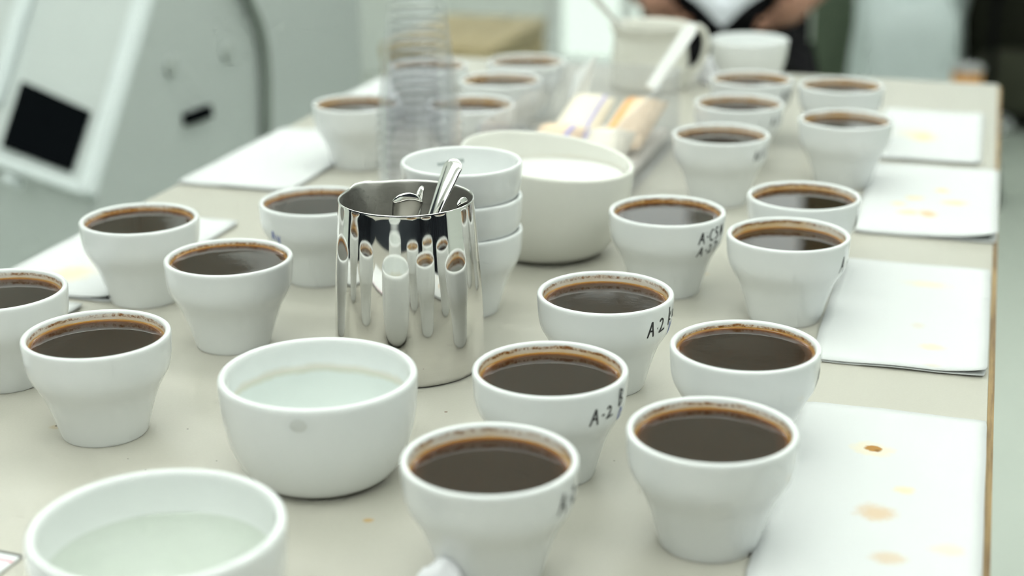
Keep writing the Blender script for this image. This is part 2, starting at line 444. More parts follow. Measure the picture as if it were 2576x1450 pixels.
tb = empty('cupping_table', ((TL + TR) / 2, (TN + TF) / 2, 0))
hw, hl = (TR - TL) / 2, (TF - TN) / 2
link('table_top', box_me('table_top', (-hw, -hl, 0), (hw, hl, 0.004), M['laminate'], 0.0008, 2), tb, (0, 0, ZT - 0.004))
link('core_board', box_me('core_board', (-hw + .0004, -hl + .0004, ZT - 0.030), (hw - .0004, hl - .0004, ZT - 0.004), M['ply']), tb)
for s in (-1, 1):
    link('edge_band', prism_me('edge_band', [(s * hw, -hl, ZT - 0.0014), (s * (hw + .0042), -hl, ZT - 0.004), (s * (hw + .0042), -hl, ZT - 0.029), (s * hw, -hl, ZT - 0.029)], (0, 2 * hl, 0), M['ply']), tb)
link('apron', box_me('apron', (-hw + .05, -hl + .05, ZT - .09), (hw - .05, hl - .05, ZT - .03), M['leg']), tb)
for sx in (-1, 1):
    for sy in (-1, 1):
        x, y = sx * (hw - .07), sy * (hl - .07)
        link('leg', box_me('leg', (x - .02, y - .02, 0), (x + .02, y + .02, ZT - .09), M['leg'], 0.003), tb)
tag(tb, 'long beige laminate table with plywood edge carrying all the coffee cups', 'table')

# ------------------------------------------------------------------ coffee cups
CR, CH = 0.044, 0.0636
OUT = [(0.0252, 0.0), (0.0260, 0.0008), (0.0275, 0.0060), (0.0303, 0.0160), (0.0343, 0.0275), (0.0385, 0.0352), (0.0415, 0.0408),
       (0.0430, 0.0470), (0.0436, 0.0540), (0.0440, 0.0605)]
LIP = [(0.0440, 0.0620), (0.0436, 0.0631), (0.0427, 0.0636), (0.0417, 0.0636), (0.0408, 0.0631), (0.0403, 0.0620)]
INN = [(0.0401, 0.0600), (0.0397, 0.0540), (0.0390, 0.0470), (0.0372, 0.0400), (0.0340, 0.0330), (0.0300, 0.0240), (0.0265, 0.0140), (0.0235, 0.0080), (0.0150, 0.0058), (0.0, 0.0055)]
def radius_at(prof, z):
    ps = sorted(prof, key=lambda p: p[1])
    for (r0, z0), (r1, z1) in zip(ps, ps[1:]):
        if z0 <= z <= z1: return r0 + (r1 - r0) * (z - z0) / max(1e-9, z1 - z0)
    return ps[-1][0]
def cup_mesh(inner_mat, nm):
    foot = [(0.0, 0.0014), (0.0215, 0.0014), (0.0225, 0.0002)]
    o = spline(OUT, 3); l = LIP; i = spline(INN, 3)
    prof = foot + o + l + i
    n_out = len(foot) + len(o) + len(l) - 2
    return lathe(nm, prof, [M['porcelain'], inner_mat], 80, None, lambda k: 1 if k >= n_out else 0)
CUP_ME = cup_mesh(M['stained'], 'cup_body')
CUP_CLEAN = cup_mesh(M['porcelain'], 'clean_cup_body')
def coffee_mesh(rad):
    return lathe('coffee', [(0.0, 0.0), (rad * .5, 0.0), (rad * .85, 0.0), (rad * .95, 0.0001), (rad * .985, 0.0004), (rad, 0.0009), (rad, -0.002)], M['coffee'], 64)

G = {  # handwritten glyphs, unit box
 'A': [[(0, 0), (.28, .55), (.55, 1.0)], [(.55, 1.0), (.66, .5), (.85, 0)], [(.24, .42), (.72, .40)]],
 '2': [[(.05, .82), (.3, 1.0), (.58, .85), (.5, .55), (.25, .2), (.02, .02)], [(.02, .02), (.45, .08), (.95, .16)]],
 '.': [[(.3, .46), (.5, .42)]], '-': [[(.1, .42), (.8, .46)]],
 'k': [[(.1, 1.15), (.12, .5), (.05, -.15)], [(.62, .75), (.22, .35), (.62, .12)]],
 'a': [[(.7, .6), (.35, .65), (.12, .35), (.3, .08), (.6, .25), (.72, .62)], [(.72, .62), (.85, .08)]],
 'C': [[(.85, .9), (.4, .95), (.08, .5), (.3, .08), (.85, .12)]],
 '5': [[(.85, .95), (.25, .95), (.2, .55)], [(.2, .55), (.7, .55), (.75, .2), (.1, .02)]],
 'N': [[(.05, 0), (.12, 1)], [(.12, 1), (.7, .05)], [(.7, .05), (.82, 1)]],
 '7': [[(.05, .95), (.85, .95), (.4, 0)]],
 'B': [[(.1, 0), (.12, 1)], [(.12, 1), (.75, .8), (.2, .52)], [(.2, .52), (.85, .3), (.1, .02)]],
 'O': [[(.5, 1), (.1, .5), (.45, 0), (.9, .5), (.5, 1)]],
 'V': [[(.1, 1), (.35, 0)], [(.35, 0), (.9, .95)]], '/': [[(.0, .0), (.8, 1)]], '1': [[(.4, 0), (.5, 1)]],
 '~': [[(0, .4), (.3, .6), (.6, .4), (1, .6)]],
}
def writing_mesh(items, az0, surf, width=0.0013):
    """items: (glyph, arc start mm, baseline mm, w mm, h mm); wraps strokes round the cup wall; az0 = azimuth facing the camera"""
    V, F = [], []
    for (g, s0, z0, w, h) in items:
        for st in G[g]:
            p = spline([(s0 + x * w, z0 + y * h) for x, y in st], 5)
            for i, q in enumerate(p):
                a = p[max(0, i - 1)]; b = p[min(len(p) - 1, i + 1)]
                d = Vector((b[0] - a[0], b[1] - a[1])); d = d.normalized() if d.length else Vector((1, 0))
                hw_ = width * 500 * (0.75 if i in (0, len(p) - 1) else 1.0)
                for sgn in (-1, 1):
                    s = q[0] - d.y * hw_ * sgn; z = (q[1] + d.x * hw_ * sgn) / 1000
                    r = radius_at(OUT + LIP[:1], z) if surf > 0 else radius_at(INN, z)
                    phi = az0 + s / 44.0
                    r += 0.00022 * surf
                    V.append((r * math.cos(phi), r * math.sin(phi), z))
                if i:
                    n = len(V); F.append((n - 4, n - 3, n - 1, n - 2))
    return V, F
CUP_GROUP = 'cups of brewed coffee set out on the table'
def az_cam(x, y): return math.atan2(-y, -x)
def make_cup(x, y, depth, label, ink=(), blue=(), z0=0.0):
    c = empty('coffee_cup', (x, y, ZT + z0)); tag(c, label, 'cup', CUP_GROUP)
    c.rotation_euler = (0, 0, 0)
    body = link('cup_body', CUP_ME, c, (0, 0, 0), 0)
    lev = CH - depth; body['level'] = lev
    rad = radius_at(INN, lev) - 0.00003
    cf = link('coffee', coffee_mesh(rad), c, (0, 0, lev)); cf['surface_radius'] = rad
    az = az_cam(x, y)
    for items, mt in ((ink, 'ink'), (blue, 'blue_ink')):
        if items:
            v, f = writing_mesh(items, az, 1)
            w = link('marker_writing', mesh('marker_writing', v, f, M[mt]), c)
            w['label'] = 'handwritten %s marker lettering' % ('black' if mt == 'ink' else 'blue')
    return c
A2 = lambda s, z: [('A', s, z, 6.0, 10.5), ('.', s + 7.5, z + 1, 2.2, 9), ('2', s + 10, z + 1.5, 6.5, 9)]
CUPS = [
 # right-hand pair of columns, nearest first
 (-0.1144, 0.7316, .0062, 'nearest cup of the column beside the right-hand napkins, unlettered, lowest at right', (), ()),
 (-0.1165, 0.8561, .0046, 'second-nearest cup of the column beside the right-hand napkins, filled almost to the lip', [('A', 57, 44, 6, 11)], ()),
 (-0.1209, 1.0874, .0078, 'cup with a bold A at its right edge and a thick brown crust ring inside', [('A', 46, 42, 6, 12), ('-', 57, 45, 4, 6)], ()),
 (-0.1226, 1.1951, .0062, 'cup right behind the crust-ringed one, its front half hidden, beside a tan-spotted napkin', [('A', 51, 42, 5, 11)], ()),
 (-0.1167, 1.4774, .0072, 'fifth cup of the napkin-side column, blurred, in front of the furthest one', (), ()),
 (-0.1364, 1.6396, .0072, 'furthest cup of the column beside the right-hand napkins, near the table end', [('A', 52, 44, 5, 11)], ()),
 (-0.2134, 0.6672, .0078, 'large foreground cup at bottom centre with blurred lettering and a coffee drip on its lip',
     [('A', 38, 45, 6.5, 11), ('-', 46, 48, 3, 7), ('2', 50, 46.5, 6, 9)], ()),
 (-0.2163, 0.7897, .0070, 'cup lettered A-2 with a blotted B, just behind the bottom-centre cup',
     [('A', 23.5, 43.5, 6.5, 10), ('-', 31, 46, 3.2, 6), ('2', 35, 45.5, 6, 7), ('B', 46, 49, 6, 10.5)], [('O', 48, 40, 4.5, 7.5)]),
 (-0.2171, 0.9263, .0072, 'sharply focused cup marked A.2 right of the steel jug', A2(29.5, 44.5) + [('k', 51, 49, 6, 9.5), ('a', 58.5, 50, 4.5, 8)], [('V', 54, 39, 5, 10)]),
 (-0.2166, 1.1241, .0052, 'cup with two lines of black lettering right of the big cream bowl',
     [('A', 25.5, 47.5, 6, 9), ('-', 32.5, 50, 2.6, 6), ('C', 36, 48.5, 5, 9), ('5', 41.8, 49, 5, 9), ('N', 50, 49.5, 5, 9),
      ('A', 26, 37, 6, 8), ('-', 33, 39, 2.6, 6), ('2', 36.5, 38.5, 4.5, 7), ('7', 41.8, 39, 5, 7.5)], ()),
 (-0.2197, 1.3857, .0068, 'blurred cup lettered near its lip, third from the far end of its column', [('A', 34, 46, 5, 9), ('/', 40, 46, 3, 9), ('1', 44, 47, 3, 9), ('7', 48, 47, 5, 9)], ()),
 (-0.2248, 1.5244, .0068, 'blurred cup second from the far end, in line with the lettered cups', [('A', 36, 46, 5, 9), ('/', 43, 46, 4, 9), ('5', 49, 47, 5, 8)], ()),
 (-0.2309, 1.6492, .0068, 'blurred far cup standing right in front of the tall footed white bowl', [('A', 36, 46, 5, 10), ('/', 42, 46, 4, 10), ('5', 48, 46, 5, 9), ('N', 55, 46, 5, 9)], ()),
 # left-hand pair of columns, nearest first
 (-0.4918, 0.7685, .0066, 'sharp foreground cup at left with dark coffee and a rust-coloured stain line under its lip', (), ()),
 (-0.4841, 0.9282, .0046, 'cup left of the steel jug, second of its column, with a golden stained lip', (), ()),
 (-0.4838, 1.0777, .0052, 'cup half hidden behind the steel jug, with a small blue mark at left', (), [('A', -42, 40, 5, 8), ('V', -36, 38, 4, 7)]),
 (-0.4789, 1.4479, .0075, 'blurred cup peeking out right of the clear plastic cup stack', (), ()),
 (-0.4864, 1.5734, .0075, 'blurred cup behind the one beside the plastic cup stack', (), ()),
 (-0.4900, 1.6831, .0075, 'blurred furthest cup of the left-hand columns, under the wooden bench in view', (), ()),
 (-0.5971, 0.8243, .0066, 'cup cut off by the left picture edge', (), ()),
 (-0.5912, 0.9962, .0052, 'cup standing beside the stained napkin on the left table edge', (), ()),
 (-0.5890, 1.4211, .0070, 'blurred cup left of the clear plastic stack, next to a white napkin', (), ()),
 (-0.5880, 1.6300, .0070, 'blurred cup almost wholly hidden behind the clear plastic stack', (), ()),
]
for (x, y, d, lb, ik, bl) in CUPS: make_cup(x, y, d, lb, ik, bl)
# drip of coffee over the lip of the bottom-centre cup is left to the stain material

# three clean cups, stacked
SX, SY, SP = -0.3514, 1.0398, 0.0250
for k, lb in enumerate(('lowest white cup of the stack of three behind the steel jug', 'middle white cup of the stack of three behind the steel jug', 'topmost empty white cup of the stack behind the steel jug')):
    c = empty('stacked_cup', (SX, SY, ZT + k * SP)); tag(c, lb, 'cup', 'clean cups stacked behind the jug')
    link('cup_body', CUP_CLEAN, c)
    if k == 2:
        az = az_cam(SX, SY) + math.pi
        v, f = writing_mesh([('~', 12, 50, 9, 2), ('~', 12, 51.2, 9, 2), ('~', -2, 52.2, 7, 2), ('~', -2, 53, 7, 2), ('~', -2, 51.4, 7, 2)], az, -1, 0.0011)
        link('faint_print', mesh('faint_print', v, f, M['faint_ink']), c)

# ------------------------------------------------------------------ bowls
def bowl_mesh(nm, R, H, rb, t, belly, mat, fn=None, foot=0.002):
    o = [(0, foot * .7), (rb * .86, foot * .7), (rb * .93, 0), (rb, 0.0005)]
    pr = [(rb, 0.0005)] + [(rb + (R - rb) * a, H * b) for a, b in belly] + [(R, H - t * .5)]
    op = spline(pr, 4)
    lip = [(R - t * .12, H - t * .18), (R - t * .35, H), (R - t * .7, H), (R - t * .92, H - t * .25)]
    ip = [(max(0.001, r - t), z + t * .25) for r, z in reversed(op) if z > t * 1.1 and z < H - t * .8] + [(rb * .72, t * 1.05), (rb * .35, t * .95), (0, t * .95)]
    ns = len(o) + len(op) + len(lip) - 3
    return lathe(nm, o + op[1:] + lip + ip, mat, 88, fn, lambda k: 1 if k >= ns else 0), ip
def bowl(nm, x, y, R, H, rb, t, belly, level, liquid, label, lname, fn=None, foot=0.002, mats=None):
    b = empty(nm, (x, y, ZT)); tag(b, label, 'bowl')
    me, ip = bowl_mesh('bowl_body', R, H, rb, t, belly, mats or [M['porcelain'], M['bowl_in']], fn, foot)
    link('bowl_body', me, b)['level'] = level or -1.0
    if level:
        r = radius_at(ip, level) - 0.0001
        link(lname, lathe(lname, [(0, 0), (r * .6, 0), (r * .96, 0), (r, .0007)], liquid, 72), b, (0, 0, level))
    return b
SOUP = [(.30, .06), (.55, .17), (.78, .36), (.92, .58), (.985, .80)]
b2 = bowl('water_bowl', -0.3409, 0.7512, 0.056, 0.0625, 0.034, 0.0048, SOUP, 0.044, M['water'], 'white bowl of clear water with a chipped glaze spot, in front of the steel jug', 'water')
b3 = bowl('rinse_bowl', -0.3379, 0.5627, 0.0582, 0.062, 0.036, 0.0050, SOUP, 0.040, M['cloudy_water'], 'nearest white bowl of cloudy water, cut off at bottom left', 'rinse_water')
b3.children[0]['level'] = -1.0
# glaze chip of the water bowl
az = az_cam(-0.3409, 0.7512) - R_(12)
M['chip'] = plain('bare grey ceramic', (0.68, 0.70, 0.675), 0.5)
ca = Vector((math.cos(az), math.sin(az), 0)); tn = Vector((-ca.y, ca.x, 0))
V, F = [], []
for k in range(25):
    if k == 0: s = zz = 0.0
    else:
        t = 2 * math.pi * k / 24; s, zz = .0047 * math.cos(t), .0040 * math.sin(t)
    rr = 0.0562 + (0.0 if k else 0.0002) - 0.0006 * max(0, -zz / .004)
    an = az + s / 0.056
    V.append((rr * math.cos(an), rr * math.sin(an), 0.0535 + zz))
F = [(0, k, k % 24 + 1) for k in range(1, 25)]
o = link('glaze_chip', mesh('glaze_chip', V, F, M['chip']), b2); o['label'] = 'round grey chip in the glaze under the lip'
BX, BY = -0.3311, 1.1974
vr = M3 @ Vector((1, 0, 0)); vr.z = 0; vr.normalize(); vf = Vector((vr.y, -vr.x, 0))      # view right, towards camera
def big_fn(v, i):
    q = max(0.0, v.z / 0.085); rad = math.hypot(v.x, v.y)
    if rad < 1e-6 or q < .1: return v
    sr = (v.x * vr.x + v.y * vr.y) / rad; sf = (v.x * vf.x + v.y * vf.y) / rad
    return Vector((v.x, v.y, v.z + q * q * (-.0035 - .0085 * sr - .002 * sf)))
bowl('big_bowl', BX, BY, 0.071, 0.085, 0.040, 0.0045, [(.34, .07), (.60, .20), (.80, .40), (.92, .62), (.98, .82)], 0.062, M['milky'],
     'large cream-white bowl with a dipping rim, full of white liquid behind the cup stack', 'white_liquid', big_fn, mats=[M['cream_glaze'], M['cream_in']])
bowl('footed_bowl', -0.276, 1.935, 0.0485, 0.0560, 0.024, 0.004, [(.45, .12), (.74, .34), (.90, .60), (.97, .82)], 0, None,
     'plain white bowl standing alone at the far end of the table', '', None, 0.003)

# ------------------------------------------------------------------ steel jug with spoons
JX, JY, JH = -0.3521, 0.9275, 0.1159
jug = empty('steel_jug', (JX, JY, ZT)); tag(jug, 'polished stainless steel milk jug holding spoons, at the table centre', 'jug')
spout = math.atan2((-vr * .70 - vf * .72).y, (-vr * .70 - vf * .72).x)
def jug_fn(v, i):
    q = max(0.0, (v.z - 0.072) / (JH - 0.072))
    if q <= 0: return v
    a = (math.atan2(v.y, v.x) - spout + math.pi) % (2 * math.pi) - math.pi
    w = math.exp(-(a / 0.24) ** 2) * q ** 2.2
    s = 1 + 0.105 * w
    return Vector((v.x * s, v.y * s, v.z + 0.001 * w))
jo = [(0, .0012), (.044, .0012), (.0465, 0), (.0488, .0012), (.0500, .0050), (.0503, .0110)]
jo += spline([(.0503, .0110), (.0497, .035), (.0484, .062), (.0465, .090), (.0448, .110), (.0445, JH - .0012)], 5)[1:]
ji = [(.0445, JH - .0003), (.0441, JH), (.0436, JH - .0004), (.0434, JH - .0014)]
jn = spline([(.0434, JH - .0014), (.0437, .110), (.0455, .090), (.0474, .062), (.0487, .035), (.0492, .0110), (.047, .004), (.040, .0025)], 4)[1:] + [(0, .0025)]
nj = len(jo) + len(ji) - 2
link('jug_body', lathe('jug_body', jo + ji + jn, [M['steel'], M['steel_in']], 128, jug_fn, lambda k: 1 if k >= nj else 0), jug)

def spoon(tip, foot, facing, label, wid=0.0085, length=None):
    """flat rounded handle up, bowl down; facing = direction the flat of the handle looks"""
    tip, foot = Vector(tip), Vector(foot)
    up = (tip - foot).normalized(); L = (tip - foot).length
    nrm = (Vector(facing) - up * Vector(facing).dot(up)).normalized(); sx = up.cross(nrm).normalized()
    root = empty('spoon', foot); tag(root, label, 'spoon', 'spoons in the steel jug')
    Mx = Matrix((sx, nrm, up)).transposed()
    # handle
    zs = [0.040 + (L - wid - 0.040) * i / 16 for i in range(16)] + [L - wid + wid * math.sin(math.pi / 2 * i / 12) for i in range(13)]
    ring = [(math.cos(2 * math.pi * k / 16), math.sin(2 * math.pi * k / 16)) for k in range(16)]
    V, F = [], []; rows_ = len(zs) - 1
    for z in zs:
        t = (z - 0.040) / (L - 0.040)
        w = 0.0030 + (wid - 0.0030) * (t ** 1.6)
        e = L - z
        if e < wid: w = min(w, math.sqrt(max(0.0, wid * wid - (wid - e) ** 2))) + 0.0001
        th = (0.0012 + .0005 * t) * min(1.0, .25 + e / .003); bow = 0.0025 * math.sin(math.pi * t)
        for (px, py) in ring:
            px = math.copysign(abs(px) ** .8, px)
            V.append(Mx @ Vector((px * w, bow + py * th, z)))
    for i in range(rows_):
        for k in range(16): F.append((i * 16 + k, i * 16 + (k + 1) % 16, (i + 1) * 16 + (k + 1) % 16, (i + 1) * 16 + k))
    F.append(tuple(range(16))); F.append(tuple(range(rows_ * 16, rows_ * 16 + 16)))
    link('handle', mesh('handle', V, F, M['spoon']), root)
    # bowl
    V, F = [], []; n, m = 20, 6
    for side in (0, 1):
        for j in range(m + 1):
            q = j / m
            for k in range(n):
                a = 2 * math.pi * k / n
                V.append(Mx @ Vector((0.0125 * q * math.cos(a), -0.0075 * (1 - q * q) + side * 0.0009, 0.0215 + 0.0205 * q * math.sin(a))))
    o1 = (m + 1) * n
    for s_ in (0, o1):
        for j in range(m):
            for k in range(n): F.append((s_ + j * n + k, s_ + j * n + (k + 1) % n, s_ + (j + 1) * n + (k + 1) % n, s_ + (j + 1) * n + k))
    for k in range(n): F.append((m * n + k, m * n + (k + 1) % n, o1 + m * n + (k + 1) % n, o1 + m * n + k))
    link('spoon_bowl', mesh('spoon_bowl', V, F, M['spoon']), root)
    return root
JC = Vector((JX, JY, ZT))
def jp(r, f, z): return JC + vr * r + vf * f + Vector((0, 0, z))     # right, towards camera, up
spoon(jp(.0325, -.020, .1365), jp(-.014, .024, .012), vf * 1.0 - vr * .9, 'tallest spoon in the steel jug, its handle leaning right above the rim', .0088)
spoon(jp(.0050, .0360, .1285), jp(-.026, -.010, .012), vf * 1.0 + vr * .25, 'spoon with a broad round handle end facing forward over the jug rim', .0105)
spoon(jp(.0100, .0080, .1245), jp(-.014, -.030, .014), vr * .95 + vf * .25, 'short spoon handle seen edge-on behind the round one', .0085)
spoon(jp(.0372, .0150, .1195), jp(.024, -.010, .012), vr * 1.0 + vf * .75 + Vector((0, 0, .5)), 'spoon lying low against the right rim of the jug', .0062)

# ------------------------------------------------------------------ clear plastic cups, upside down
PX, PY, NP, PS = -0.4405, 1.1960, 14, 0.0080
pw = [(.0355, .0012), (.0366, .0006), (.0370, .0018), (.0366, .0030), (.0352, .0030), (.0349, .0060), (.0335, .020), (.0245, .094), (.0238, .0962), (.0222, .0970), (0, .0970)]
ORD = 'lowest second third fourth fifth sixth seventh eighth ninth tenth eleventh twelfth thirteenth topmost'.split()
PL_ME = lathe('plastic_cup', pw, M['plastic'], 64)
for k in range(NP):
    o = link('plastic_cup', PL_ME, None, (PX + .00012 * math.sin(k * 1.7), PY + .00012 * math.cos(k * 2.3), ZT + k * PS))
    tag(o, 'topmost clear plastic cup of the tall upside-down stack' if k == NP - 1 else ('lowest clear plastic cup of the upside-down stack, resting on the table' if k == 0 else '%s clear plastic cup from the bottom of the upside-down stack' % ORD[k]),
        'plastic cup', 'clear plastic cups stacked upside down')

# ------------------------------------------------------------------ napkins
def napkin(x0, x1, y0, y1, label, stains=(), lift=None, seed=0, rot=0.0):
    cx_, cy_ = (x0 + x1) / 2, (y0 + y1) / 2; w, l = (x1 - x0) / 2, (y1 - y0) / 2
    root = empty('napkin', (cx_, cy_, ZT), rot); tag(root, label, 'napkin', 'folded white paper napkins')
    m, nt, bs = new_mat('white napkin paper'); vec = coords(nt)
    wv = noise_tex(nt, vec, 900.0, 2.0)
    c = mixc(nt, wv, (0.665, 0.682, 0.680), (0.685, 0.700, 0.698))
    pts = []
    for (u, v, rx, ry, r, col, s, soft) in stains:
        p = Matrix.Rotation(-rot, 3, 'Z') @ (on_z(u, v, ZT + .003) - Vector((cx_, cy_, 0)))
        pts.append((p.x, p.y, rx, ry, r, col, s, soft))
    if pts: c = spots(nt, c, pts, vec)
    nt.links.new(c, bs.inputs['Base Color']); bs.inputs['Roughness'].default_value = 0.85
    bs.inputs['Specular IOR Level'].default_value = 0.2
    bump(nt, noise_tex(nt, vec, 35.0, 3.0), bs, 0.12, 0.002)
    nx, ny = 14, 26
    def sheet(nm, zb, th, grow, li):
        V, F = [], []
        for j in range(ny + 1):
            for i in range(nx + 1):
                a, b = i / nx * 2 - 1, j / ny * 2 - 1
                # slightly rounded corners, soft uneven edges
                ex = 1 - .006 * noise.noise((b * 3 + seed, 1.3, seed)) - (.02 * max(0, abs(b) - .93) / .07) + grow
                ey = 1 - .006 * noise.noise((a * 3 + seed, 4.1, seed)) - (.012 * max(0, abs(a) - .88) / .12)
                x, y = a * w * ex, b * l * ey
                z = zb + th + .0009 * (1 + noise.noise((x * 28 + seed, y * 20, seed * 1.7)))
                if li:
                    d = max(0, 1 - math.hypot((a - li[0]) * .8, (b - li[1]) * 1.4) / li[3]); z += li[2] * d * d
                V.append((x, y, z))
        n = len(V)
        V += [(x, y, max(0.0002, z - th)) for (x, y, z) in V]
        W = nx + 1
        for j in range(ny):
            for i in range(nx):
                q = (j * W + i, j * W + i + 1, (j + 1) * W + i + 1, (j + 1) * W + i)
                F.append(q); F.append(tuple(n + t for t in reversed(q)))
        edge = [i for i in range(W)] + [j * W + nx for j in range(1, ny + 1)] + [ny * W + i for i in range(nx - 1, -1, -1)] + [j * W for j in range(ny - 1, 0, -1)]
        for k in range(len(edge)):
            a_, b_ = edge[k], edge[(k + 1) % len(edge)]; F.append((a_, b_, n + b_, n + a_))
        return link(nm, mesh(nm, V, F, m), root)
    sheet('bottom_fold', 0.0002, .0004, -0.012, None)
    sheet('top_fold', 0.0016, .0004, 0.0, lift)
    return root
TAN, PALE, DK = (0.62, 0.36, 0.10), (0.80, 0.62, 0.30), (0.36, 0.16, 0.03)
napkin(-.0895, .0235, .690, .927, 'nearest right-hand napkin with a small dark brown coffee spot', [
    (2195, 1130, .0135, .0110, -.3, (.84, .68, .36), .35, .4), (2197, 1128, .0055, .0050, -.5, (.40, .19, .035), .95, .30), (2208, 1134, .0022, .0018, 0, (.12, .06, .02), .5, .6),
    (2205, 1290, .0120, .0120, .2, TAN, 0.54, .7), (2275, 1235, .007, .006, .2, PALE, 0.52, .7), (2235, 1405, .010, .008, 0, TAN, 0.42, .7), (2385, 1385, .010, .008, 0, PALE, 0.30, .7)], None, 1.0)
napkin(-.0925, .0225, 1.003, 1.234, 'nearly clean right-hand napkin beside the crust-ringed cup', [
    (2330, 715, .020, .010, 0, PALE, 0.30, .7), (2310, 820, .006, .008, 0, TAN, 0.18, .7), (2345, 873, .010, .008, 0, PALE, 0.38, .7), (2345, 920, .007, .004, 0, TAN, 0.18, .7)], (1, -1, .003, .5), 2.0)
napkin(-.0930, .0270, 1.315, 1.560, 'right-hand napkin with scattered pale orange stains and a curled corner', [
    (2335, 538, .009, .012, .2, (.70, .40, .10), .62, .7), (2370, 480, .008, .008, 0, PALE, 0.75, .7), (2300, 497, .010, .008, 0, PALE, 0.60, .7), (2260, 512, .008, .008, 0, PALE, 0.52, .7),
    (2400, 510, .014, .010, 0, PALE, 0.68, .7), (2285, 535, .012, .01, 0, PALE, 0.60, .7)], (1, -1, .007, .8), 3.0)
napkin(-.100, .0095, 1.583, 1.820, 'furthest right-hand napkin with one faint stain', [(2325, 345, .016, .022, 0, PALE, 0.63, .8), (2300, 335, .022, .025, 0, PALE, 0.30, .8)], None, 4.0)
napkin(-.729, -.610, 1.302, 1.545, 'bright clean napkin on the left table edge beside the plastic stack', (), None, 5.0)
napkin(-.727, -.6105, .978, 1.196, 'napkin with a pale stain under the left edge cups', [(180, 690, .020, .025, 0, PALE, 0.48, .8)], (1, -1, .004, .5), 6.0)
napkin(-.727, -.6250, .735, .966, 'napkin mostly hidden behind the cup at the left picture edge', (), None, 7.0)
napkin(-.729, -.625, 1.640, 1.835, 'furthest left-hand napkin, a sliver beside the plastic stack', (), None, 8.0)

# printed sheet at the bottom left, crumpled tissues
M['sheet'] = plain('white printed card', (0.88, 0.90, 0.91), 0.5, 0, 0.01)
M['red'] = plain('red print', (0.72, 0.16, 0.24), 0.5)
pa, pb = on_z(-60, 1386, ZT), on_z(90, 1416, ZT)
ang = math.atan2(pb.y - pa.y, pb.x - pa.x)
sh = empty('printed_card', pa, ang); tag(sh, 'white card with black edge and red line at the bottom-left corner', 'card')
link('card_sheet', box_me('card_sheet', (-.10, -.12, .0004), (.028, 0, .0020), M['sheet']), sh)
link('black_edge', box_me('black_edge', (-.10, -.0006, .0004), (.028, .0008, .0024), M['ink']), sh)
link('red_line', box_me('red_line', (-.10, -.0072, .0020), (.028, -.0058, .0022), M['red']), sh)
M['tissue'] = plain('white tissue', (0.88, 0.89, 0.92), 0.9, 0, 0.01, 30, 0.2)
def tissue(p, sx, sy, sz, seed, label, rot=0.0):
    bm = bmesh.new(); bmesh.ops.create_icosphere(bm, subdivisions=4, radius=1)
    for v in bm.verts:
        k = 1 + .22 * noise.noise(v.co * 1.7 + Vector((seed, 0, 0))) + .12 * abs(noise.noise(v.co * 4.5 + Vector((0, seed, 0))))
        v.co = Vector((v.co.x * k * sx, v.co.y * k * sy, max(-.25, v.co.z * k) * sz + .25 * sz))
    me = bpy.data.meshes.new('tissue'); bm.to_mesh(me); bm.free(); me.materials.append(M['tissue'])
    me.polygons.foreach_set('use_smooth', [True] * len(me.polygons))
    return tag(link('tissue', me, None, (p.x, p.y, ZT), rot), label, 'tissue', 'crumpled white tissues')
tissue(on_z(1108, 1512, ZT), .013, .012, .0165, 3.1, 'crumpled tissue at the bottom edge in front of the centre cup')
tissue(on_z(1800, 205, ZT), .020, .030, .026, 5.2, 'crumpled tissue left of the footed bowl at the table end')

# ------------------------------------------------------------------ acrylic tray with packets
BX0, BX1, BY0, BY1, BH, BT = -.425, -.300, 1.302, 1.615, .078, .003
tr = empty('acrylic_tray', ((BX0 + BX1) / 2, (BY0 + BY1) / 2, ZT)); tag(tr, 'clear acrylic tray holding pale packets behind the big cream bowl', 'tray')
w_, l_ = (BX1 - BX0) / 2, (BY1 - BY0) / 2
link('tray_base', box_me('tray_base', (-w_, -l_, 0), (w_, l_, BT), M['acrylic']), tr)
for s in (-1, 1):
    link('side_wall', box_me('side_wall', (s * w_ - (BT if s > 0 else 0), -l_, BT), (s * w_ + (BT if s < 0 else 0), l_, BH), M['acrylic']), tr)
    link('end_wall', box_me('end_wall', (-w_ + BT, s * l_ - (BT if s > 0 else 0), BT), (w_ - BT, s * l_ + (BT if s < 0 else 0), BH), M['acrylic']), tr)
M['peach'] = plain('peach packet paper', (0.86, 0.66, 0.46), 0.55, 0, 0.08, 25)
M['cream'] = plain('cream packet paper', (0.87, 0.80, 0.66), 0.55, 0, 0.05, 25)
M['violet'] = plain('violet print', (0.40, 0.36, 0.66), 0.5)
M['orange'] = plain('orange print', (0.85, 0.42, 0.14), 0.5)
